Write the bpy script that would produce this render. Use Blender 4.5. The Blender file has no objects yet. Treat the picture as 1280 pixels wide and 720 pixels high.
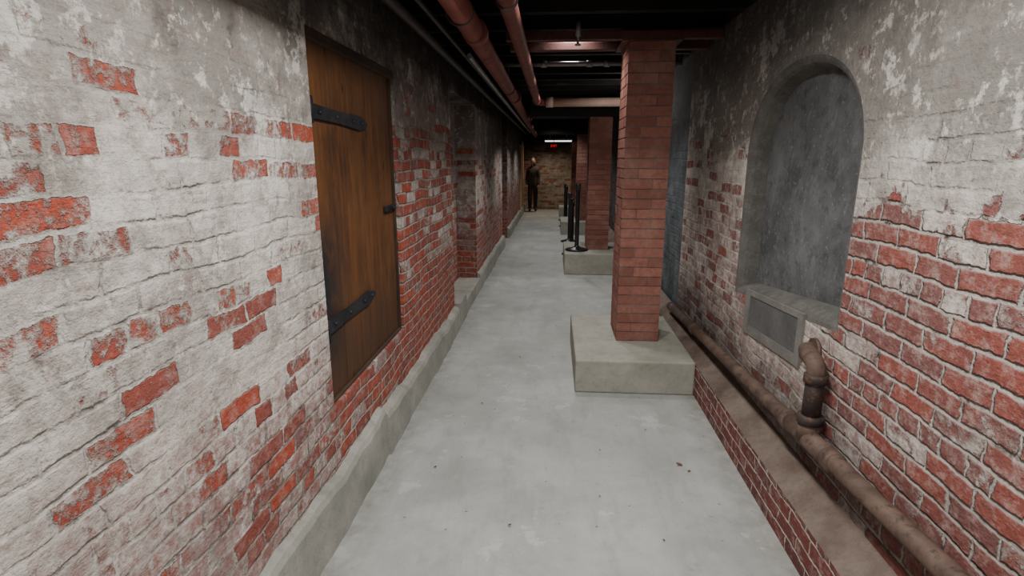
import bpy, math, random
from mathutils import Vector, Matrix
random.seed(7)
scene = bpy.context.scene

# ------------------------------------------------------------------ node helper
class NT:
    def __init__(s, name):
        s.m = bpy.data.materials.new(name); s.m.use_nodes = True
        s.t = s.m.node_tree; s.t.nodes.clear()
        s.out = s.t.nodes.new('ShaderNodeOutputMaterial')
        s.b = s.t.nodes.new('ShaderNodeBsdfPrincipled')
        s.t.links.new(s.b.outputs[0], s.out.inputs[0])
        s.tc = s.t.nodes.new('ShaderNodeTexCoord')
        s.P = s.tc.outputs['Object']
        s._sep = None
    def put(s, sock, v):
        if v is None: return
        if isinstance(v, bpy.types.NodeSocket): s.t.links.new(v, sock)
        else:
            if isinstance(v, (tuple, list)) and len(v) == 3 and sock.type == 'RGBA': v = (*v, 1)
            sock.default_value = v
    def math(s, op, a, b=None, clamp=False):
        n = s.t.nodes.new('ShaderNodeMath'); n.operation = op; n.use_clamp = clamp
        s.put(n.inputs[0], a); s.put(n.inputs[1], b); return n.outputs[0]
    def add(s, a, b): return s.math('ADD', a, b)
    def sub(s, a, b): return s.math('SUBTRACT', a, b)
    def mul(s, a, b): return s.math('MULTIPLY', a, b)
    def mx(s, a, b): return s.math('MAXIMUM', a, b)
    def xyz(s):
        if not s._sep:
            n = s.t.nodes.new('ShaderNodeSeparateXYZ'); s.put(n.inputs[0], s.P); s._sep = n.outputs
        return s._sep
    def comb(s, x, y, z=0.0):
        n = s.t.nodes.new('ShaderNodeCombineXYZ')
        s.put(n.inputs[0], x); s.put(n.inputs[1], y); s.put(n.inputs[2], z); return n.outputs[0]
    def noise(s, scale, detail=3, rough=.55, vec=None, dist=0.0, col=False):
        n = s.t.nodes.new('ShaderNodeTexNoise')
        s.put(n.inputs['Vector'], vec or s.P); n.inputs['Scale'].default_value = scale
        n.inputs['Detail'].default_value = detail; n.inputs['Roughness'].default_value = rough
        n.inputs['Distortion'].default_value = dist
        return n.outputs[1 if col else 0]
    def vmul(s, vec, v):
        n = s.t.nodes.new('ShaderNodeVectorMath'); n.operation = 'MULTIPLY'
        s.put(n.inputs[0], vec); n.inputs[1].default_value = v; return n.outputs[0]
    def vadd(s, vec, v):
        n = s.t.nodes.new('ShaderNodeVectorMath'); n.operation = 'ADD'
        s.put(n.inputs[0], vec); s.put(n.inputs[1], v); return n.outputs[0]
    def rng(s, v, a, b, c=0.0, d=1.0, smooth=False):
        n = s.t.nodes.new('ShaderNodeMapRange'); n.clamp = True
        if smooth: n.interpolation_type = 'SMOOTHSTEP'
        s.put(n.inputs[0], v)
        for i, x in enumerate((a, b, c, d)): s.put(n.inputs[i+1], x)
        return n.outputs[0]
    def mix(s, f, a, b, mode='MIX'):
        n = s.t.nodes.new('ShaderNodeMix'); n.data_type = 'RGBA'; n.blend_type = mode
        s.put(n.inputs[0], f); s.put(n.inputs[6], a); s.put(n.inputs[7], b); return n.outputs[2]
    def bump(s, h, strength=.5, dist=.01):
        n = s.t.nodes.new('ShaderNodeBump'); n.inputs['Strength'].default_value = strength
        n.inputs['Distance'].default_value = dist; s.put(n.inputs['Height'], h)
        s.put(s.b.inputs['Normal'], n.outputs[0])
    def done(s, col, rough=.85, metal=0.0, spec=.3):
        s.put(s.b.inputs['Base Color'], col); s.put(s.b.inputs['Roughness'], rough)
        s.b.inputs['Metallic'].default_value = metal
        s.b.inputs['Specular IOR Level'].default_value = spec
        return s.m

def sm(n, v, a, b, c=0.0, d=1.0): return n.rng(v, a, b, c, d, True)

def brick_mat(name, expfn, redA=(.42,.080,.045), redB=(.27,.078,.062), white=(.70,.655,.60), grey=(.25,.238,.215),
              mortar=(.48,.44,.39), greyfn=None, soot_darkfn=None, bw=.205, rh=.069, ms=.009, depth=.015, tintfn=None, thinfn=None, coverfn=None, film=.5, dirt=1.0):
    """brick with peeling whitewash; expfn = share of bricks bare, thinfn = thin wash (brick shows through),
       coverfn = thick plaster that hides the joints, greyfn = grey old plaster"""
    n = NT(name); x, y, z = n.xyz()[0], n.xyz()[1], n.xyz()[2]
    d1 = n.noise(2.2, 2, .5, col=True); d2 = n.noise(26, 3, .6, col=True)
    sp = n.t.nodes.new('ShaderNodeSeparateXYZ'); n.put(sp.inputs[0], d1)
    sq = n.t.nodes.new('ShaderNodeSeparateXYZ'); n.put(sq.inputs[0], d2)
    u = n.add(n.add(x, y), n.add(n.mul(n.sub(sp.outputs[0], .5), .14), n.mul(n.sub(sq.outputs[0], .5), .034)))
    v = n.add(z, n.add(n.mul(n.sub(sp.outputs[1], .5), .06), n.mul(n.sub(sq.outputs[1], .5), .018)))
    br = n.t.nodes.new('ShaderNodeTexBrick'); br.offset = .5; br.squash = .5; br.squash_frequency = 6
    n.put(br.inputs['Vector'], n.comb(n.add(u, 50.0), n.add(v, 10.0), 0.0))
    n.put(br.inputs['Color1'], (0,0,0)); n.put(br.inputs['Color2'], (1,1,1)); n.put(br.inputs['Mortar'], (.5,.5,.5))
    for k, val in (('Scale',1.0),('Mortar Size',ms),('Mortar Smooth',.8),('Bias',0.0),('Brick Width',bw),('Row Height',rh)):
        br.inputs[k].default_value = val
    rand = br.outputs['Color']; mf = br.outputs['Fac']
    big = n.rng(n.noise(1.3, 3, .6), .32, .68); med = n.rng(n.noise(6, 4, .7), .3, .7); fine = n.noise(30, 5, .75)
    r = n.add(n.add(n.mul(rand, .64), n.mul(big, .14)), n.add(n.mul(med, .22), n.mul(n.sub(fine, .5), .60)))
    f = expfn(n, x, y, z)
    ex = n.rng(n.sub(f, r), -.03, .07)
    rnd2 = n.math('FRACT', n.mul(rand, 7.31))
    rc = n.mix(n.rng(rnd2, .1, .9), redA, redB)
    rc = n.mix(n.rng(n.noise(60, 3, .7), .40, .75, 0, .8), rc, n.mix(.5, rc, (.10,.05,.045)))
    rc = n.mix(n.rng(n.noise(8, 4, .7, vec=n.vadd(n.P,(5,5,1))), .50, .70, 0, .5), rc, n.mix(.55, rc, (.09,.05,.045)))
    rc = n.mix(n.rng(n.noise(17, 5, .75), .48, .72, 0, film), rc, (.52,.43,.39))
    g = n.rng(n.noise(1.9, 6, .72), .42, .66)
    if greyfn: g = n.math('ADD', n.mul(g, .65), greyfn(n, x, y, z), clamp=True)
    wc = n.mix(g, white, grey)
    streak = n.noise(1.0, 5, .72, vec=n.comb(n.mul(y, 3.5), n.mul(z, 19.0), x))
    wc = n.mix(n.rng(streak, .48, .66, 0, .70*dirt), wc, n.mix(.5, wc, (.18,.155,.13)))
    wc = n.mix(n.rng(n.noise(10, 5, .75), .52, .68, 0, .80*dirt), wc, n.mix(.65, wc, (.17,.15,.13)))
    wc = n.mix(n.rng(n.noise(3.6, 7, .78, vec=n.vadd(n.P,(8,2,6)), dist=.4), .51, .64, 0, .75*dirt), wc, n.mix(.75, wc, (.135,.122,.108)))
    # fresher, sharp-edged flakes of whitewash
    wc = n.mix(n.rng(n.noise(13, 5, .75, vec=n.vadd(n.P, (4,9,2))), .55, .64, 0, .80), wc, white)
    wc = n.mix(n.rng(n.noise(3.0, 7, .78, vec=n.vadd(n.P, (9,4,5))), .555, .585, 0, .80), wc, n.mix(.3, white, (.75,.73,.70)))
    wc = n.mix(n.mul(n.rng(n.math('FRACT', n.mul(rand, 3.7)), .3, 1.0, 0, .22), n.sub(1.0, mf)), wc, grey)
    th0 = n.rng(n.noise(24, 5, .78, vec=n.vadd(n.P, (3,3,8))), .54, .68, 0, .45)
    if thinfn: th0 = n.mx(th0, n.mul(thinfn(n, x, y, z), n.rng(n.noise(20, 5, .75), .36, .60)))
    wc = n.mix(n.mul(th0, n.sub(1.0, n.mul(mf, .8))), wc, n.mix(.28, (.28,.175,.165), rc))
    mc = n.mix(n.rng(n.noise(11, 5, .7), .35, .7), mortar, n.mix(.7, mortar, grey))
    cover = n.rng(n.noise(3.1, 5, .7, vec=n.vadd(n.P, (7,1,3))), .40, .58, .25, .95)
    if coverfn: cover = n.mx(cover, coverfn(n, x, y, z))
    keep = n.sub(1.0, n.mul(cover, n.sub(1.0, ex)))
    groove = n.mul(mf, keep)
    wc = n.mix(n.mul(groove, .45), wc, n.mix(.55, wc, (.18,.16,.14)))
    exb = n.mix(mf, rc, mc)
    col = n.mix(ex, wc, exb)
    col = n.mix(n.mul(groove, n.rng(n.noise(12, 4, .7, vec=n.vadd(n.P,(1,2,9))), .57, .67)), col, (.075,.065,.06))
    if soot_darkfn: col = n.mix(soot_darkfn(n, x, y, z), col, (.022,.021,.020))
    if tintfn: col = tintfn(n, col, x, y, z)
    h = n.add(n.sub(1.0, n.mul(groove, n.rng(ex, 0, 1, .6, 1.0))), n.add(n.mul(n.noise(16, 6, .72), 1.1), n.mul(n.noise(80, 3, .6), .25)))
    h = n.add(h, n.mul(streak, .6))
    h = n.sub(h, n.mul(ex, .45))
    n.bump(h, .9, depth)
    return n.done(col, n.rng(fine, .3, .7, .8, .97), 0, .2)

# left wall: exposure varies along the wall and with height
def exp_left(n, x, y, z):
    low = n.mul(sm(n, z, .35, 1.15, .34, 0.02), sm(n, y, 1.2, 2.4, .45, 1))
    mid = sm(n, z, 1.6, 1.95, .32, .09)
    far = n.mul(n.mul(sm(n, y, 2.9, 3.5), sm(n, y, 5.5, 7.5, 1, .05)), sm(n, z, 1.8, 2.15, .26, 0.0))
    return n.add(n.add(low, mid), far)
def grey_left(n, x, y, z):
    return n.add(sm(n, z, 1.5, 1.9, 0, .80), n.add(sm(n, y, 5.5, 7.5, 0, .4), n.mul(sm(n, z, .9, .5), .22)))
def cover_left(n, x, y, z): return sm(n, n.add(z, n.mul(n.noise(2.5,4,.7), .5)), 1.85, 2.2, 0, .95)
def thin_left(n, x, y, z): return n.add(sm(n, z, 1.15, .6, .10, .95), n.mul(sm(n, y, 3.0, 3.6), .35))
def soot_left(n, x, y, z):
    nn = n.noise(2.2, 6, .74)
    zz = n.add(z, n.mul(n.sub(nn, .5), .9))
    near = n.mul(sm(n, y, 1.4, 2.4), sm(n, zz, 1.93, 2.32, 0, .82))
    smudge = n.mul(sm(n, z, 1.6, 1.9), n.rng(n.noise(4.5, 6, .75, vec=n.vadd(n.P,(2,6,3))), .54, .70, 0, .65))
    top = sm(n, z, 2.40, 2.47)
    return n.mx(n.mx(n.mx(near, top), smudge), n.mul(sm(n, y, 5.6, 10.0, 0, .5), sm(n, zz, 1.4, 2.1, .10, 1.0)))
M_left = brick_mat('brick_whitewashed_left', exp_left, greyfn=grey_left, soot_darkfn=soot_left, coverfn=cover_left, thinfn=thin_left)

def exp_right(n, x, y, z):
    nn = n.mul(n.sub(n.noise(3, 4, .7), .5), .5)
    zz = n.add(z, nn)
    nearz = n.mul(sm(n, y, 2.45, 2.15), sm(n, zz, 1.38, 1.54, .66, .11))
    base = n.mul(sm(n, y, 2.15, 2.45), sm(n, zz, 1.6, 1.9, .33, .05))
    return n.add(n.add(nearz, base), n.mul(sm(n, y, 2.15, 2.45), sm(n, z, .9, .6, 0, .08)))
def grey_right(n, x, y, z):
    return n.add(n.mul(sm(n, z, 1.5, 1.8), sm(n, y, .8, 2.0, .45, .85)), n.mul(sm(n, y, 1.8, 2.4), .12))
def cover_right(n, x, y, z): return sm(n, n.add(z, n.mul(n.noise(2.5,4,.7), .4)), 1.75, 2.05, 0, .9)
def thin_right(n, x, y, z): return sm(n, z, 1.6, 1.2, 0, .75)
def soot_dark_right(n, x, y, z):
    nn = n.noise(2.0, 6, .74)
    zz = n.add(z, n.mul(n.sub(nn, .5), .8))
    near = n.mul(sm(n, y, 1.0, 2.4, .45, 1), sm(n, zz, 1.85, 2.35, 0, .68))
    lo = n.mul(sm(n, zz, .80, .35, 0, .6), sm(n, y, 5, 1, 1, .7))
    return n.mx(n.mx(n.mx(near, lo), sm(n, z, 2.43, 2.47)), sm(n, y, 6.0, 7.2, 0, .85))  # soot near the top; the wall also goes darker farther along
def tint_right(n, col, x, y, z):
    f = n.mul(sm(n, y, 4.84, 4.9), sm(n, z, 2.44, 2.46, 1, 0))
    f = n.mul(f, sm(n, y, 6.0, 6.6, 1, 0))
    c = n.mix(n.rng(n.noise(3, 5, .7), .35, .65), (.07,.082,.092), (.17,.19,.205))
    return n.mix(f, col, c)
M_right = brick_mat('brick_whitewashed_right', exp_right, redA=(.31,.092,.072), redB=(.215,.095,.087), greyfn=grey_right, soot_darkfn=soot_dark_right, tintfn=tint_right, coverfn=cover_right, thinfn=thin_right, mortar=(.52,.47,.43), film=.65, ms=.010)
M_base = brick_mat('brick_base_course', lambda n,x,y,z: n.add(1.5, 0.0), redA=(.19,.050,.044), redB=(.13,.048,.046), mortar=(.58,.51,.44), rh=.068, depth=.008, ms=.007)
def dark_top_end(n, x, y, z): return sm(n, z, 1.7, 2.2, .20, .95)  # wall darkens towards the top
M_end = brick_mat('brick_end', lambda n,x,y,z: n.add(.40, 0.0), white=(.50,.42,.33), grey=(.22,.18,.14), soot_darkfn=dark_top_end, ms=.011)

def concrete(name, a, b, stain=(.3,.3,.27), sc=1.0, rough=.6, bumpd=.003, flake=False):
    n = NT(name)
    c = n.mix(n.rng(n.noise(1.3*sc, 5, .6), .3, .7), a, b)
    c = n.mix(n.rng(n.noise(7*sc, 5, .7, dist=.5), .5, .8, 0, .5), c, stain)
    c = n.mix(n.rng(n.noise(120, 2, .6), .45, .7, 0, .18), c, stain)
    if flake:
        x, y = n.xyz()[0], n.xyz()[1]
        c = n.mix(n.rng(n.noise(1.6, 6, .68, dist=.3), .44, .64, 0, .60), c, stain)
        c = n.mix(n.rng(n.noise(1.0, 6, .75, vec=n.comb(n.mul(x, 6.0), n.mul(y, 1.4), 2.0)), .50, .66, 0, .5), c, stain)
        c = n.mix(n.rng(n.noise(2.4, 6, .72, vec=n.vadd(n.P, (2.1,7.7,0))), .60, .625, 0, .45), c, (.56,.56,.53))
        c = n.mix(n.rng(n.noise(30, 2, .5), .72, .75, 0, .8), c, (.13,.11,.09))
        c = n.mix(n.rng(n.noise(9, 6, .8, vec=n.vadd(n.P,(5,1,0))), .60, .68, 0, .40), c, (.20,.198,.18))
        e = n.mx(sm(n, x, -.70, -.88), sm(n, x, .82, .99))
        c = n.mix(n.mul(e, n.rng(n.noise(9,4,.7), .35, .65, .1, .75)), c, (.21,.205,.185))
    n.bump(n.add(n.noise(14, 6, .7), n.mul(n.noise(90, 3, .6), .3)), .5, bumpd)
    return n.done(c, n.rng(n.noise(5, 3), .3, .7, rough-.08, rough+.1), 0, .35)
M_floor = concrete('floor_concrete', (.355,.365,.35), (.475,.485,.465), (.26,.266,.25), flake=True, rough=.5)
M_ped = concrete('pedestal_concrete', (.28,.28,.23), (.42,.41,.36), (.13,.13,.10), sc=2.4)
M_curb = concrete('curb_concrete', (.24,.242,.212), (.41,.402,.36), (.13,.13,.11), sc=3, bumpd=.010)
M_ledge = concrete('grimy_plaster', (.10,.070,.055), (.22,.175,.145), (.05,.038,.032), sc=4, rough=.85, bumpd=.016)
def niche_mat():
    n = NT('niche_slate'); y, z = n.xyz()[1], n.xyz()[2]
    c = n.mix(n.rng(n.noise(2.4, 6, .75), .38, .62), (.075,.079,.083), (.165,.17,.173))
    sv = n.comb(n.add(n.mul(y, 12.0), n.mul(z, 3.0)), n.mul(z, 5.0), 0.0)
    c = n.mix(n.rng(n.noise(1.3, 6, .75, vec=sv), .54, .74, 0, .45), c, (.30,.305,.305))
    c = n.mix(n.rng(n.noise(9, 6, .78), .52, .66, 0, .75), c, (.050,.052,.055))
    c = n.mix(n.rng(n.noise(45, 3, .7), .62, .70, 0, .6), c, (.36,.36,.35))
    n.bump(n.noise(20, 6, .75), .6, .006)
    return n.done(c, .75, 0, .25)
M_niche = niche_mat()
M_rim = concrete('niche_plaster', (.14,.132,.12), (.07,.067,.062), (.24,.23,.21), sc=3, rough=.9, bumpd=.016)
M_vent = concrete('vent_mortar', (.20,.19,.172), (.12,.114,.105), (.29,.28,.26), sc=5, rough=.9, bumpd=.014)
M_ventp = concrete('vent_infill', (.080,.080,.080), (.13,.13,.128), (.05,.05,.05), sc=5, rough=.9, bumpd=.012)
M_ceil = concrete('ceiling_black', (.006,.006,.007), (.010,.010,.011), (.005,.005,.005), rough=.9)
M_timber = concrete('timber_black', (.008,.0075,.007), (.016,.014,.013), (.006,.006,.006), rough=.85, bumpd=.01)

def painted(name, a, b, rough=.5, metal=0.0, sc=6, spot=None):
    n = NT(name)
    c = n.mix(n.rng(n.noise(sc, 4, .65), .35, .65), a, b)
    if spot: c = n.mix(n.rng(n.noise(sc*3, 4, .7), .54, .66, 0, .8), c, spot)
    n.bump(n.noise(40, 4, .6), .3, .003)
    return n.done(c, rough, metal, .4)
M_redpipe = painted('pipe_red_oxide', (.16,.045,.035), (.23,.070,.055), .65, 0, 5, (.085,.035,.028))
M_header = painted('header_dark_red', (.085,.034,.028), (.12,.048,.040), .65, 0, 5, (.05,.02,.018))
M_pinkpipe = painted('pipe_faded_red', (.60,.38,.31), (.66,.48,.40), .55)
M_pipe_g = painted('pipe_galvanised', (.38,.38,.37), (.28,.28,.27), .45, .4)
M_pipe_d = painted('pipe_dark', (.035,.03,.028), (.06,.05,.046), .5)
M_drain = painted('pipe_grimy_iron', (.060,.036,.027), (.135,.088,.066), .7, 0, 9, (.032,.021,.017))
M_drain_d = painted('pipe_rust_dark', (.026,.020,.018), (.055,.036,.030), .65, .1, 12, (.16,.065,.035))
M_iron = painted('wrought_iron', (.015,.016,.020), (.035,.035,.04), .55, .4, 12)
M_black = painted('black_enamel', (.012,.012,.013), (.02,.02,.022), .35)
M_belt = painted('belt_black', (.015,.015,.017), (.02,.02,.02), .8)
M_white = painted('fixture_white', (.75,.75,.73), (.68,.68,.66), .5)
M_frame = painted('door_frame_dark', (.035,.022,.015), (.07,.04,.025), .8)

def wood_mat():
    n = NT('door_stained_wood'); x, y, z = n.xyz()[0], n.xyz()[1], n.xyz()[2]
    att = n.t.nodes.new('ShaderNodeAttribute'); att.attribute_name = 'rnd'
    vec = n.comb(n.mul(y, 18.0), n.add(n.mul(z, 1.3), n.mul(att.outputs['Fac'], 9.0)), x)
    gr = n.noise(1.6, 6, .65, vec=vec, dist=.6)
    c = n.mix(n.rng(gr, .32, .7), (.065,.025,.010), (.18,.072,.023))
    c = n.mix(n.rng(att.outputs['Fac'], 0, 1, 0, .5), c, (.105,.039,.013))
    c = n.mix(n.rng(n.noise(2.3, 5, .7), .45, .75, 0, .42), c, (.21,.105,.042))
    c = n.mix(n.rng(n.noise(7, 5, .75, vec=n.vmul(n.P,(1,1,.4))), .52, .70, 0, .7), c, (.042,.020,.012))
    k = n.mul(sm(n, y, 2.6, 2.22), sm(n, n.math('ABSOLUTE', n.sub(z, 1.0)), .5, .15))
    c = n.mix(n.mul(k, n.rng(n.noise(6, 4, .6), .2, .42)), c, (.018,.017,.018))
    c = n.mix(sm(n, n.add(z, n.mul(n.noise(3), .3)), 1.2, 0.75, 0, .65), c, (.048,.024,.013))
    vo = n.t.nodes.new('ShaderNodeTexVoronoi'); n.put(vo.inputs['Vector'], n.comb(n.mul(y, 4.5), n.mul(z, 2.6), 3.0)); vo.inputs['Scale'].default_value = 1.0
    c = n.mix(n.rng(vo.outputs['Distance'], .03, .07, .85, 0), c, (.03,.013,.008))
    n.bump(n.add(gr, n.mul(n.noise(50), .2)), .4, .004)
    return n.done(c, .62, 0, .3)
M_wood = wood_mat()
def colbrick():
    n = NT('column_brick')
    att = n.t.nodes.new('ShaderNodeAttribute'); att.attribute_name = 'rnd'
    c = n.mix(att.outputs['Fac'], (.22,.088,.066), (.36,.155,.118))
    c = n.mix(n.rng(n.noise(35, 4, .7), .4, .7, 0, .6), c, (.19,.088,.068))
    c = n.mix(n.rng(n.noise(9, 5, .75), .52, .70, 0, .45), c, (.13,.065,.052))
    c = n.mix(n.rng(n.noise(3, 5, .7), .5, .70, 0, .45), c, (.43,.27,.23))
    n.bump(n.add(n.noise(60, 4, .7), n.noise(18, 4, .7)), .7, .004)
    return n.done(c, .8, 0, .25)
M_colb = colbrick()
M_colm = painted('column_mortar', (.12,.080,.068), (.22,.16,.14), .9)
def emis(name, c, s):
    n = NT(name); n.b.inputs['Emission Color'].default_value = (*c,1); n.b.inputs['Emission Strength'].default_value = s
    return n.done(c, .5)

# ------------------------------------------------------------------ mesh builder
class MB:
    def __init__(s): s.v=[]; s.f=[]; s.mi=[]; s.sm=[]; s.rnd=[]
    def quad(s, pts, m=0, r=0.0, smooth=False):
        i=len(s.v); s.v += [tuple(p) for p in pts]; s.f.append(tuple(range(i,i+len(pts)))); s.mi.append(m); s.sm.append(smooth); s.rnd.append(r)
    def box(s, x0,x1,y0,y1,z0,z1, m=0, r=0.0):
        i=len(s.v)
        s.v += [(x0,y0,z0),(x1,y0,z0),(x1,y1,z0),(x0,y1,z0),(x0,y0,z1),(x1,y0,z1),(x1,y1,z1),(x0,y1,z1)]
        for f in ((0,3,2,1),(4,5,6,7),(0,1,5,4),(1,2,6,5),(2,3,7,6),(3,0,4,7)):
            s.f.append(tuple(i+k for k in f)); s.mi.append(m); s.sm.append(False); s.rnd.append(r)
    def tube(s, pts, rad, m=0, seg=20, cap=True):
        pts=[Vector(p) for p in pts]
        if not isinstance(rad,(list,tuple)): rad=[rad]*len(pts)
        rings=[]; prev=None
        for k,p in enumerate(pts):
            if k==0: t=pts[1]-pts[0]
            elif k==len(pts)-1: t=pts[-1]-pts[-2]
            else: t=(pts[k+1]-p).normalized()+(p-pts[k-1]).normalized()
            if t.length<1e-9: t=pts[k]-pts[k-1]
            t.normalize()
            if prev is None:
                a=Vector((0,0,1)) if abs(t.z)<.9 else Vector((1,0,0)); nx=t.cross(a).normalized()
            else:
                nx=(prev-t*prev.dot(t)).normalized()
            prev=nx; ny=t.cross(nx); i=len(s.v)
            for q in range(seg):
                an=2*math.pi*q/seg; s.v.append(tuple(p+(nx*math.cos(an)+ny*math.sin(an))*rad[k]))
            rings.append(i)
        for k in range(len(rings)-1):
            for q in range(seg):
                a=rings[k]+q; b=rings[k]+(q+1)%seg; c=rings[k+1]+(q+1)%seg; d=rings[k+1]+q
                s.f.append((a,b,c,d)); s.mi.append(m); s.sm.append(True); s.rnd.append(0)
        if cap:
            s.f.append(tuple(rings[0]+q for q in reversed(range(seg)))); s.f.append(tuple(rings[-1]+q for q in range(seg)))
            s.mi+= [m,m]; s.sm+=[False,False]; s.rnd+=[0,0]
    def lathe(s, c, prof, m=0, seg=28):
        s.tube([(c[0],c[1],c[2]+z) for r,z in prof],[r for r,z in prof],m,seg)
    def obj(s, name, mats, parent=None, bevel=0.0):
        me=bpy.data.meshes.new(name); me.from_pydata(s.v,[],s.f); me.update()
        for mt in mats: me.materials.append(mt)
        for p,mi,sh in zip(me.polygons,s.mi,s.sm): p.material_index=mi; p.use_smooth=sh
        at=me.attributes.new('rnd','FLOAT','FACE')
        for i,r in enumerate(s.rnd): at.data[i].value=r
        o=bpy.data.objects.new(name,me); scene.collection.objects.link(o)
        if bevel:
            b=o.modifiers.new('bevel','BEVEL'); b.width=bevel; b.segments=2; b.limit_method='ANGLE'
        if parent: o.parent=parent
        return o
def empty(name):
    e=bpy.data.objects.new(name,None); scene.collection.objects.link(e); e.empty_display_size=.1; return e
def arc(c, a0, a1, r, ax1, ax2, n=8):
    c=Vector(c); ax1=Vector(ax1); ax2=Vector(ax2)
    return [c+ax1*(r*math.cos(a0+(a1-a0)*i/n))+ax2*(r*math.sin(a0+(a1-a0)*i/n)) for i in range(n+1)]

Y0, Y1 = -3.0, 18.0
XL, XR = -.93, 1.12
ZT = 2.70
# ------------------------------------------------------------------ floor / ceiling
b=MB(); b.box(-1.3,1.5,Y0-.2,Y1+.2,-.15,0); b.obj('floor',[M_floor])
b=MB(); b.box(-1.3,1.5,Y0-.2,Y1+.2,ZT,ZT+.1); b.obj('ceiling',[M_ceil])

# ------------------------------------------------------------------ left wall
DY0,DY1,DZ0,DZ1 = 2.15,3.31,.545,2.085
b=MB()
b.box(XL-.35,XL,Y0,DY0,0,ZT)
b.box(XL-.35,XL,DY0,DY1,0,DZ0)
b.box(XL-.35,XL,DY0,DY1,DZ1,ZT)
b.box(XL-.35,XL-.09,DY0,DY1,DZ0,DZ1)
b.box(XL-.35,XL,DY1,5.1,0,ZT)
b.box(XL-.35,XL-.24,5.1,6.7,0,ZT)
b.box(XL-.35,XL,5.1,6.7,2.2,ZT)
b.box(XL-.35,XL,6.7,10.2,0,ZT)
b.box(XL-.35,XL-.2,10.2,11.3,0,ZT)
b.box(XL-.35,XL,11.3,Y1,0,ZT)
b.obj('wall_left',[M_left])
# curb
b=MB()
def curbseg(y0,y1,xf,h0,h1,n):
    for i in range(n):
        a=y0+(y1-y0)*i/n; c=y0+(y1-y0)*(i+1)/n
        def hh(t): return h0+(h1-h0)*(t-y0)/(y1-y0)+.010*math.sin(t*5.1)+.006*math.sin(t*17)+.003*math.sin(t*41)
        def xx(t): return xf+.005*math.sin(t*3.3)+.003*math.sin(t*13)+.0015*math.sin(t*37)
        P=[]
        for t in (a,c):
            P.append([(xx(t)+.004,t,0),(xx(t),t,hh(t)-.03),(xx(t)-.012,t,hh(t)-.006),(XL-.01,t,hh(t)+.012)])
        for k in range(3): b.quad([P[0][k],P[0][k+1],P[1][k+1],P[1][k]],0)
        if i==0: b.quad([P[0][0],P[0][1],P[0][2],P[0][3],(XL-.01,a,0)],0)
        if i==n-1: b.quad([(XL-.01,c,0),P[1][3],P[1][2],P[1][1],P[1][0]],0)
curbseg(Y0,2.72,-.888,.285,.265,120)
curbseg(2.72,5.1,-.872,.235,.20,50)
curbseg(6.7,10.2,-.882,.2,.2,40)
curbseg(11.3,Y1,-.882,.2,.2,40)
b.box(XL-.23,-.875,5.1,5.5,0,.235); b.box(XL-.23,-.885,5.5,6.7,0,.15)
b.obj('trim_curb_left',[M_curb])

# ------------------------------------------------------------------ wooden hatch door
door=empty('plank_door')
b=MB(); nP=5; w=(DY1-DY0-.05)/nP
for i in range(nP):
    y0=DY0+.025+i*w
    b.box(XL-.075,XL-.028+random.uniform(-.003,.003),y0+.0015,y0+w-.0015,DZ0+.015,DZ1-.03,0,random.random())
b.obj('planks',[M_wood],door,.003)
b=MB()
b.box(XL-.088,XL-.012,DY0+.001,DY0+.018,DZ0+.002,DZ1-.002); b.box(XL-.088,XL-.018,DY1-.018,DY1-.001,DZ0+.002,DZ1-.002)
b.box(XL-.088,XL+.003,DY0+.001,DY1-.001,DZ1-.04,DZ1-.001); b.box(XL-.088,XL-.015,DY0+.02,DY1-.02,DZ0+.001,DZ0+.014)
b.obj('frame',[M_frame],door,.003)
def strap(zc,tilt,L,name):
    b=MB(); xs0=XL-.03; xs1=XL-.014
    prof=[(.005,.040),(.04,.040),(.055,.028),(L*.45,.026),(L*.66,.030),(L*.84,.034),(L*.95,.020),(L,.006)]
    for a,c in zip(prof,prof[1:]):
        ya,ha=DY0+a[0],a[1]; yc,hc=DY0+c[0],c[1]; za=zc+tilt*a[0]; zc2=zc+tilt*c[0]
        b.quad([(xs1,ya,za-ha),(xs1,ya,za+ha),(xs1,yc,zc2+hc),(xs1,yc,zc2-hc)])
        b.quad([(xs1,ya,za+ha),(xs0,ya,za+ha),(xs0,yc,zc2+hc),(xs1,yc,zc2+hc)])
        b.quad([(xs0,ya,za-ha),(xs1,ya,za-ha),(xs1,yc,zc2-hc),(xs0,yc,zc2-hc)])
    b.tube([(XL-.008,DY0+.01,zc-.05),(XL-.008,DY0+.01,zc+.05)],.013,0,14)
    for t in (.12,.3,.5,.62):
        if t<L: b.tube([(XL-.02,DY0+t,zc+tilt*t),(XL-.006,DY0+t,zc+tilt*t)],[.012,.007],0,10)
    b.obj(name,[M_iron],door)
strap(1.785,-.03,.70,'strap_hinge_top'); strap(.89,.01,.68,'strap_hinge_bottom')
b=MB(); b.box(XL-.03,XL-.010,DY1-.22,DY1-.02,1.305,1.335); b.tube([(XL-.02,DY1-.12,1.32),(XL+.012,DY1-.12,1.32)],.012,0,10); b.obj('latch',[M_iron],door,.003)

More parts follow.
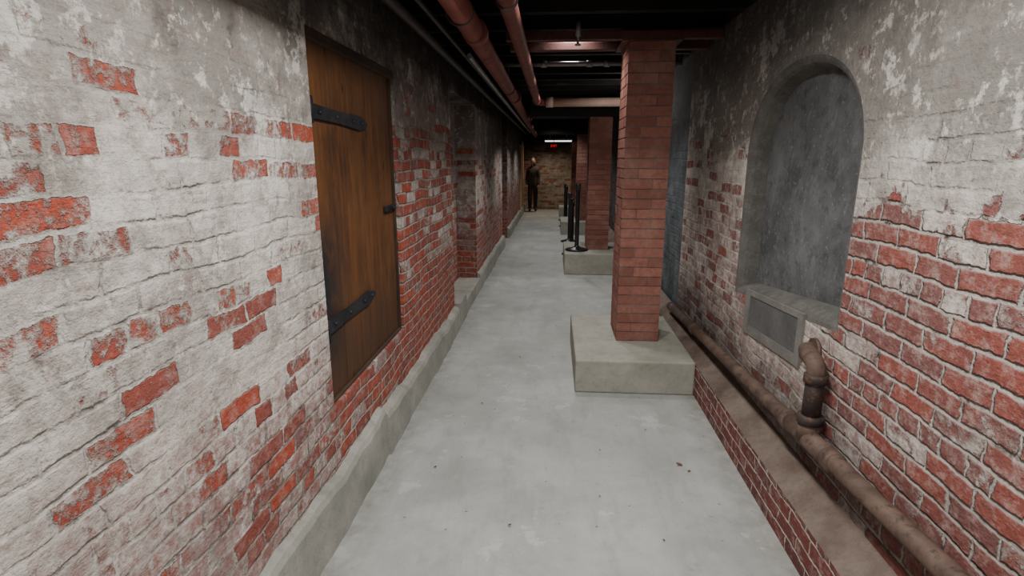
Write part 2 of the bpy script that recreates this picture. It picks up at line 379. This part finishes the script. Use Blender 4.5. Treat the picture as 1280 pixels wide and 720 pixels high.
# ------------------------------------------------------------------ right wall with arched niche
NY0,NY1=2.20,3.33; NC=(NY0+NY1)/2; HW=(NY1-NY0)/2
SP,AP=1.60,2.0
def zb(y): return .98-(y-NY0)*.11    # sagging sill
def outline(grow,n=32,sag=0):
    pts=[(NY0-grow,zb(NY0)-grow+sag)]
    for i in range(n+1):
        a=math.pi-math.pi*i/n
        w=1+.012*math.sin(i*1.7)*(1 if grow>.015 else .3)
        pts.append((NC+(HW+grow*w)*math.copysign(abs(math.cos(a))**.92,math.cos(a)), SP+(AP-SP+grow*w)*abs(math.sin(a))**.92))
    pts.append((NY1+grow,zb(NY1)-grow+sag)); return pts
O=outline(.045)
b=MB()
def wq(y0,y1,z0,z1): b.quad([(XR,y0,z0),(XR,y0,z1),(XR,y1,z1),(XR,y1,z0)])
ya,yb=O[0][0],O[-1][0]
wq(Y0,ya,.20,ZT); wq(yb,4.86,.20,ZT)
b.quad([(XR,ya,.20),(XR,ya,O[0][1]),(XR,yb,O[-1][1]),(XR,yb,.20)])
for p,q in zip(O[1:-1],O[2:-1]): b.quad([(XR,p[0],p[1]),(XR,p[0],ZT),(XR,q[0],ZT),(XR,q[0],q[1])])
b.box(XR+.15,XR+.35,Y0,4.86,0,ZT)
b.quad([(XR,4.86,0),(XR,4.86,ZT),(XR+.03,4.86,ZT),(XR+.03,4.86,0)])
b.box(XR+.03,XR+.35,4.86,Y1,0,ZT)
prof=[(.045,0.0,0),(.030,.003,0),(.014,.012,0),(.004,.03,.0),(0,.055,.008),(-.004,.115,.02)]
rings=[[(XR+d,p[0],p[1]) for p in outline(g,32,sg)] for g,d,sg in prof]
for r0,r1 in zip(rings,rings[1:]):
    m=len(r0)
    for i in range(m):
        j=(i+1)%m; b.quad([r0[i],r1[i],r1[j],r0[j]],1,0,True)
b.quad([(XR+.105,p[0],p[1]) for p in outline(.003)],2)
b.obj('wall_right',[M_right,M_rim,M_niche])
# small infilled opening under niche
b=MB()
def skew(y,z): return z-(y-2.46)*.075
def sbox(x0,x1,y0,y1,z0,z1,m):
    i=len(b.v)
    for z in (z0,z1):
        b.v += [(x0,y0,skew(y0,z)),(x1,y0,skew(y0,z)),(x1,y1,skew(y1,z)),(x0,y1,skew(y1,z))]
    for f in ((0,3,2,1),(4,5,6,7),(0,1,5,4),(1,2,6,5),(2,3,7,6),(3,0,4,7)):
        b.f.append(tuple(i+k for k in f)); b.mi.append(m); b.sm.append(False); b.rnd.append(0)
sbox(XR-.005,XR+.004,2.46,3.11,.715,.92,0)
sbox(XR-.012,XR+.004,2.425,2.475,.68,.93,1); sbox(XR-.012,XR+.004,3.09,3.155,.68,.93,1)
sbox(XR-.009,XR+.004,2.43,3.15,.90,.929,1); sbox(XR-.009,XR+.004,2.43,3.15,.681,.73,1)
b.obj('infilled_vent',[M_ventp,M_vent])
# base course + grimy ledge
b=MB()
b.box(.995,XR+.02,Y0,Y1,0,.22,0)
b.quad([(.995,Y0,.22),(XR,Y0,.30),(XR,Y1,.30),(.995,Y1,.22)],1)
b.obj('trim_brick_base_right',[M_base,M_ledge])

b=MB(); b.box(-1.3,1.5,Y1,Y1+.2,0,ZT); b.obj('wall_end',[M_end])
b=MB(); b.box(-1.3,1.5,Y0-.2,Y0,0,ZT); b.obj('wall_back',[M_end])

# ------------------------------------------------------------------ drain pipe along right wall
def pz(y): return .535-(y-1.29)*.060
b=MB(); px=1.060
b.tube([(px,Y0+.02,pz(Y0)),(px,4.0,pz(4.0)),(px,4.86,pz(4.86))],.034,0,24)
for yc in (-.6,1.95,2.33,4.0):
    b.tube([(px,yc-.03,pz(yc-.03)),(px,yc-.022,pz(yc)),(px,yc+.022,pz(yc)),(px,yc+.03,pz(yc+.03))],[.035,.044,.044,.035],0,24)
yt=2.15; zt=pz(yt)
b.tube([(px,yt-.17,pz(yt-.17)),(px,yt+.17,pz(yt+.17))],.040,0,24)
b.tube([(px,yt,zt),(px,yt,zt+.075)],[.046,.042],0,24)
b.tube([(px,yt,zt+.065),(px,yt,zt+.07),(px,yt,zt+.10),(px,yt,zt+.105)],[.04,.050,.050,.04],1,24)
b.tube([(px,yt,zt+.10),(px,yt,zt+.275)],.036,1,24)
b.tube([(px,yt,zt+.24),(px,yt,zt+.245),(px,yt,zt+.275),(px,yt,zt+.28)],[.036,.045,.045,.036],1,24)
el=arc((px,yt+.05,zt+.275),math.pi,math.pi/2,.05,(0,1,0),(0,0,1))
b.tube([(px,yt,zt+.27)]+el,.035,0,20)
b.tube([(px,yt+.045,zt+.325),(px+.008,yt+.10,zt+.328),(px+.02,yt+.14,zt+.328),(XR-.002,yt+.155,zt+.328)],[.035,.037,.037,.035],0,20)
b.tube([(XR-.014,yt+.15,zt+.328),(XR-.001,yt+.15,zt+.328)],.052,0,24)
b.obj('drain_pipe',[M_drain,M_drain_d])

# ------------------------------------------------------------------ pedestals + brick columns
def pedestal(y0,y1,h):
    b=MB(); b.box(.175,.994,y0,y1,0,h); return b.obj('concrete_pedestal',[M_ped],None,.012)
def column(y0,y1,zb_,zt_,x0=.50,x1=.815):
    b=MB(); g=.008
    b.box(x0+.004,x1-.004,y0+.004,y1-.004,zb_,zt_,1)
    rh=.0715; nrow=int((zt_-zb_)/rh)+1
    for r in range(nrow):
        z0=zb_+r*rh+.004; z1=min(zb_+(r+1)*rh-.004,zt_)
        if z1-z0<.01: continue
        o=(r%2)
        def run(a,c,n,off):
            L=(c-a)/n; pts=[a]; t=a+(L*.5 if off else L)
            while t<c-.02: pts.append(t); t+=L
            pts.append(c); return list(zip(pts,pts[1:]))
        j=lambda: random.uniform(-.002,.002)
        for a,c in run(x0,x1,1.5,o):
            b.box(a+ (g/2 if a>x0 else 0)+j()*.5,c-(g/2 if c<x1 else 0),y0+j(),y0+.09,z0+j(),z1+j(),0,random.random())
            b.box(a+ (g/2 if a>x0 else 0),c-(g/2 if c<x1 else 0),y1-.09,y1+j(),z0,z1,0,random.random())
        for a,c in run(y0+.092,y1-.092,1,o):
            b.box(x0+j(),x0+.08,a+g/2,c-g/2,z0,z1,0,random.random())
            b.box(x1-.08,x1+j(),a+g/2,c-g/2,z0,z1,0,random.random())
    return b.obj('brick_column',[M_colb,M_colm])
pedestal(3.635,4.80,.24); column(4.08,4.50,.242,2.375)
pedestal(7.69,8.85,.30); column(8.1,8.5,.302,2.168)
pedestal(11.9,13.0,.28); column(12.2,12.6,.282,2.098)
pedestal(15.6,16.4,.28); column(15.8,16.1,.282,2.048)

# ------------------------------------------------------------------ ceiling structure
b=MB(); y=-2.6
while y<Y1-.3:
    b.box(XL-.01,XR+.02,y,y+.07,2.46+random.uniform(-.012,.012),ZT,0); y+=.48
b.obj('ceiling_joists',[M_timber])
for y0,y1,z0,z1 in ((8.05,8.55,2.17,2.46),(12.15,12.65,2.10,2.46),(15.7,16.2,2.05,2.46)):
    b=MB(); b.box(-.34,XR+.02,y0,y1,z0,z1); b.obj('ceiling_beam',[M_timber],None,.01)
b=MB(); b.box(-.34,XR-.002,4.05,4.12,2.385,2.44); b.box(-.34,XR-.002,4.42,4.50,2.385,2.44); b.box(.45,.86,4.05,4.5,2.376,2.385); b.obj('steel_header_beam',[M_header],None,.004)

pip=MB()
pip.tube([(-.42,-2.99,2.27),(-.45,6,2.26),(-.50,15.6,2.22)],.058,0,24)
for yc in (.5,3.2,6.4,9.6): pip.tube([(-.435,yc-.05,2.265),(-.435,yc+.05,2.265)],.069,0,24)
for yc in (2.75,5.6,8.4,10.4):
    pip.tube(arc((-.445,yc,2.262),0,2*math.pi,.062,(1,0,0),(0,0,1),20),.006,1,6,False); pip.tube([(-.445,yc,2.324),(-.445,yc,ZT)],.006,1,8)
pip.obj('sprinkler_main_pipe',[M_redpipe,M_pipe_d])
b=MB()
el=arc((-.22+.12,7.3,2.30),math.pi,math.pi/2,.12,(1,0,0),(0,1,0))
b.tube([(-.235,-2.99,2.32),(-.23,3,2.32),(-.22,7.2,2.30)]+el[:]+[(-.05,7.42,2.30)],.045,0,22)
b.tube([(-.11,7.42,2.30),(-.02,7.42,2.30)],.064,1,22)
b.tube([(-.04,7.42,2.30),(1.1,7.42,2.295)],.056,1,22)
b.tube([(-.22,7.08,2.30),(-.22,7.16,2.30)],.056,0,22)
for yc in (2.75,5.6):
    b.tube(arc((-.226,yc,2.312),0,2*math.pi,.049,(1,0,0),(0,0,1),20),.006,2,6,False); b.tube([(-.226,yc,2.36),(-.226,yc,ZT)],.006,2,8)
b.obj('sprinkler_branch_pipe',[M_redpipe,M_pinkpipe,M_pipe_d])
b=MB(); b.tube([(-.5,5.2,2.41),(1.1,5.2,2.41)],.020,0,14)
for xx in (-.1,.3,.45): b.tube([(xx-.025,5.2,2.41),(xx+.025,5.2,2.41)],.028,0,14)
b.obj('conduit_cross',[M_pipe_g])
b=MB()
b.tube([(-.80,-2.9,2.36),(-.80,5.0,2.34),(-.80,17,2.3)],.030,1,16)
b.tube([(-.69,-2.9,2.38),(-.69,5.0,2.37),(-.70,14,2.33)],.016,1,12)
b.tube([(-.60,4.1,2.30),(-.62,15,2.26)],.018,0,12)
b.obj('wall_conduits',[M_pipe_g,M_pipe_d])
b=MB(); b.lathe((.15,4.02,2.37),[(.001,-.03),(.02,-.028),(.02,-.02),(.008,-.018),(.008,.03),(.018,.03),(.018,.12)]); b.obj('sprinkler_head',[M_pipe_g])

# ------------------------------------------------------------------ stanchions
def stanchion(x,y,z,name='belt_stanchion'):
    b=MB(); b.lathe((x,y,z),[(.165,0),(.17,.008),(.165,.018),(.10,.035),(.045,.05),(.03,.07),(.029,.84),(.036,.845),(.038,.93),(.034,.95),(.005,.955)],0,28)
    for s in (1,-1): b.box(x-.028,x+.028,y+s*.036-.008,y+s*.036+.008,z+.86,z+.92)
    b.obj(name,[M_black])
S=[(.355,8.0,.302),(.33,9.4,0),(.33,10.9,0),(.32,13.4,0),(.32,14.8,0)]
for p in S: stanchion(*p)
b=MB()
for p,q in zip(S,S[1:]):
    n=10
    for i in range(n):
        t0=i/n;t1=(i+1)/n
        def P(t,dz):
            return (p[0]+(q[0]-p[0])*t, p[1]+.045+(q[1]-p[1]-.09)*t, p[2]+(q[2]-p[2])*t+.89-.12*4*t*(1-t)*.4+dz)
        b.quad([P(t0,-.025),P(t0,.025),P(t1,.025),P(t1,-.025)])
b.obj('barrier_belt',[M_belt])

# ------------------------------------------------------------------ end of corridor
ex=empty('exit_sign')
b=MB(); b.box(-.13,.13,15.40,15.44,1.88,1.98); b.tube([(0,15.42,1.97),(0,15.42,2.47)],.01,0,8); b.obj('housing',[M_black],ex,.005)
cu=bpy.data.curves.new('letters','FONT'); cu.body='EXIT'; cu.size=.085; cu.align_x='CENTER'; cu.align_y='CENTER'; cu.extrude=.003
to=bpy.data.objects.new('letters_tmp',cu); scene.collection.objects.link(to); bpy.context.view_layer.update()
me=bpy.data.meshes.new_from_object(to); bpy.data.objects.remove(to)
lo=bpy.data.objects.new('letters',me); scene.collection.objects.link(lo); me.materials.clear(); me.materials.append(emis('exit_red',(1,.03,.03),.8))
lo.location=(0,15.395,1.93); lo.rotation_euler=(math.pi/2,0,0); lo.parent=ex
tl=empty('fluorescent_strip_light')
b=MB(); b.box(-.26,.50,15.55,15.66,2.075,2.12); b.tube([(-.1,15.6,2.12),(-.1,15.6,2.48)],.006); b.tube([(.35,15.6,2.12),(.35,15.6,2.48)],.006); b.obj('housing',[M_white],tl,.004)
b=MB(); b.tube([(-.24,15.6,2.062),(.48,15.6,2.062)],.016,0,14); b.obj('tube',[emis('tube_glow',(.95,1,.97),2)],tl)
b=MB(); b.box(XL+.001,XL+.05,15.6,15.7,.0,2.05); b.box(XL+.001,XL+.05,16.5,16.6,.0,2.05); b.box(XL+.001,XL+.05,15.6,16.6,1.97,2.06); b.box(XL+.001,XL+.02,15.7,16.5,.0,1.97,1)
b.obj('door_1',[painted('door_trim_tan',(.50,.36,.20),(.58,.42,.25),.6),painted('door_brown',(.30,.14,.06),(.36,.18,.08),.6)],None,.004)

# ------------------------------------------------------------------ person (far end, dark clothing)
person=empty('standing_person')
M_cloth=painted('cloth_dark',(.035,.026,.025),(.06,.045,.042),.9); M_skin=painted('skin',(.30,.18,.135),(.34,.205,.155),.6); M_hair=painted('hair_dark',(.03,.02,.015),(.05,.03,.02),.6)
def skinned(name,verts,edges,rad,mat,root=0,sub=2):
    me=bpy.data.meshes.new(name); me.from_pydata(verts,edges,[]); me.materials.append(mat)
    o=bpy.data.objects.new(name,me); scene.collection.objects.link(o)
    bpy.context.view_layer.objects.active=o
    o.modifiers.new('skin','SKIN')
    for i,r in enumerate(rad):
        sv=me.skin_vertices[0].data[i]; sv.radius=(r,r) if not isinstance(r,tuple) else r; sv.use_root=(i==root)
    s=o.modifiers.new('sub','SUBSURF'); s.levels=sub; s.render_levels=sub
    o.parent=person; return o
PX,PY=-.62,17.1
def pp(x,y,z): return (PX+x,PY+y,z)
V=[pp(0,0,.86),pp(0,0,1.02),pp(0,-.01,1.18),pp(0,0,1.31),pp(0,0,1.38),
   pp(-.075,0,.80),pp(-.085,-.02,.46),pp(-.085,.01,.10),pp(-.09,-.09,.04),
   pp(.075,0,.80),pp(.085,.0,.46),pp(.085,.03,.10),pp(.095,-.07,.04),
   pp(-.14,0,1.28),pp(-.185,.0,1.03),pp(-.175,-.07,.82),
   pp(.14,0,1.28),pp(.185,.0,1.03),pp(.165,-.08,.83)]
E=[(0,1),(1,2),(2,3),(3,4),(0,5),(5,6),(6,7),(7,8),(0,9),(9,10),(10,11),(11,12),(3,13),(13,14),(14,15),(3,16),(16,17),(17,18)]
R=[(.14,.11),(.135,.10),(.15,.11),(.11,.08),.055,.095,.07,.055,.04,.095,.07,.055,.04,.065,.052,.038,.065,.052,.038]
skinned('body_clothed',V,E,R,M_cloth)
skinned('neck',[pp(0,0,1.36),pp(0,-.005,1.44)],[(0,1)],[.045,.045],M_skin)
def ell(name,c,r,mat,cut=None):
    b=MB()
    n=16
    pts=[];rad=[]
    for i in range(n+1):
        a=-math.pi/2+math.pi*i/n; pts.append((0,0,math.sin(a))); rad.append(max(math.cos(a),.01))
    b.tube(pts,rad,0,24); b.v=[(PX+c[0]+v[0]*r[0],PY+c[1]+v[1]*r[1],c[2]+v[2]*r[2]) for v in b.v]
    return b.obj(name,[mat],person)
ell('head',(0,-.005,1.51),(.073,.092,.112),M_skin); ell('hair',(0,.018,1.535),(.082,.092,.105),M_hair)
ell('hair_back',(0,.06,1.45),(.075,.045,.11),M_hair)
ell('nose',(0,-.098,1.50),(.011,.016,.02),M_skin)
for s in (-1,1):
    ell('eye_%d'%s,(s*.028,-.085,1.52),(.012,.008,.007),M_hair); ell('ear_%d'%s,(s*.075,0,1.505),(.01,.02,.03),M_skin)
ell('mouth',(0,-.09,1.455),(.022,.008,.006),painted('lip',(.35,.1,.09),(.4,.12,.1),.5))
for s,hx,hy in ((-1,-.175,-.085),(1,.165,-.095)):
    vs=[pp(hx,hy,.81),pp(hx,hy-.015,.755)]; es=[(0,1)]; rr=[.02,(.032,.016)]
    skinned('palm_%d'%s,vs,es,rr,M_skin)
    for k in range(4):
        oy=-.03+k*.02; L=(.05,.062,.056,.042)[k]
        skinned('finger_%d_%d'%(s,k),[pp(hx,hy+oy,.745),pp(hx-s*.004,hy+oy-.004,.745-L*.55),pp(hx-s*.014,hy+oy-.006,.745-L)],[(0,1),(1,2)],[.009,.008,.007],M_skin,0,1)
    skinned('thumb_%d'%s,[pp(hx-s*.01,hy-.03,.785),pp(hx-s*.02,hy-.05,.76),pp(hx-s*.022,hy-.055,.735)],[(0,1),(1,2)],[.011,.01,.008],M_skin,0,1)

# ------------------------------------------------------------------ debris
b=MB()
def leaf(x,y,s,a):
    n=8; pts=[]
    for i in range(n):
        t=2*math.pi*i/n; r=s*(1 if i%2==0 else .45)*random.uniform(.7,1.2)
        pts.append((x+r*math.cos(t+a),y+r*math.sin(t+a)*.7,.004+random.uniform(0,.008)))
    for i in range(n): b.quad([(x,y,.010),pts[i],pts[(i+1)%n]])
for x,y,s in ((.70,2.72,.026),(.735,2.66,.014),(-.17,2.15,.012),(.58,3.1,.012),(-.45,3.4,.012),(-.25,4.3,.012),(.25,2.4,.008),(-.6,2.6,.012),(.05,5.2,.012),(.5,2.1,.009)): leaf(x,y,s,random.random()*6)
b.obj('dried_leaf_debris',[painted('leaf',(.13,.05,.03),(.20,.08,.04),.9)])

# ------------------------------------------------------------------ lights with fixtures
def fixture(x,y,z,sx,sy,power,col,name='ceiling_light'):
    e=empty(name)
    b=MB(); b.box(x-sx/2-.02,x+sx/2+.02,y-sy/2-.02,y+sy/2+.02,z+.012,z+.06); b.obj('housing',[M_white],e,.006)
    l=bpy.data.lights.new(name+'_lamp','AREA'); l.shape='RECTANGLE'; l.size=sx; l.size_y=sy; l.energy=power; l.color=col
    o=bpy.data.objects.new('lamp',l); o.location=(x,y,z); scene.collection.objects.link(o); o.parent=e
def fill_spot(x,y,power,col,ang=115,name='added_fill_spot'):  # fill spots added in the joist bays, unseen, to brighten floor and walls
    e=empty(name); z=2.60
    b=MB(); b.tube([(x,y,z+.02),(x,y,ZT)],.075,0,24); b.tube([(x,y,z-.01),(x,y,z+.03)],[.09,.08],0,24,False); b.obj('can',[M_black],e)
    l=bpy.data.lights.new(name+'_lamp','SPOT'); l.spot_size=math.radians(ang); l.spot_blend=.7; l.shadow_soft_size=.07; l.energy=power; l.color=col
    o=bpy.data.objects.new('lamp',l); o.location=(x,y,z); scene.collection.objects.link(o); o.parent=e
cool=(1.0,.98,.945); warm=(1,.86,.68)
fixture(.10,-1.2,2.38,.15,1.1,50,cool)
fixture(.10,1.35,2.40,.12,1.0,50,cool)
fill_spot(.10,2.955,80,cool)
fill_spot(.12,4.395,55,cool,125)
fill_spot(.12,5.355,75,cool)
fill_spot(.10,6.795,105,cool)
fill_spot(.0,9.675,115,cool)
fill_spot(.0,11.595,80,cool)
fill_spot(.0,13.995,85,cool)
fill_spot(-.1,16.875,95,warm)
# added fill lamp, unseen behind the first column, brightens the cross pipe
e=empty('added_fill_lamp')
b=MB(); b.tube([(XR+.029,6.62,2.20),(XR-.01,6.62,2.20)],.075,0,24); b.tube([(XR-.01,6.62,2.20),(XR-.05,6.62,2.20),(XR-.08,6.62,2.20)],[.06,.055,.03],1,24); b.obj('body',[M_black,emis('fill_lamp_glow',(1,.95,.88),3)],e)
l=bpy.data.lights.new('fill_lamp_point','POINT'); l.energy=9; l.color=(1,.95,.88); l.shadow_soft_size=.03
o=bpy.data.objects.new('lamp',l); o.location=(XR-.13,6.62,2.20); scene.collection.objects.link(o); o.parent=e

w=bpy.data.worlds.new('world'); scene.world=w; w.use_nodes=True
w.node_tree.nodes['Background'].inputs[0].default_value=(.6,.7,.8,1); w.node_tree.nodes['Background'].inputs[1].default_value=.05

# ------------------------------------------------------------------ camera
cd=bpy.data.cameras.new('camera'); cd.sensor_width=36; cd.lens=36*690/1280; cd.clip_start=.02
co=bpy.data.objects.new('camera',cd); scene.collection.objects.link(co)
co.location=(0,0,1.6); co.rotation_euler=(math.radians(90-13.2),0,math.radians(4.2))
scene.camera=co
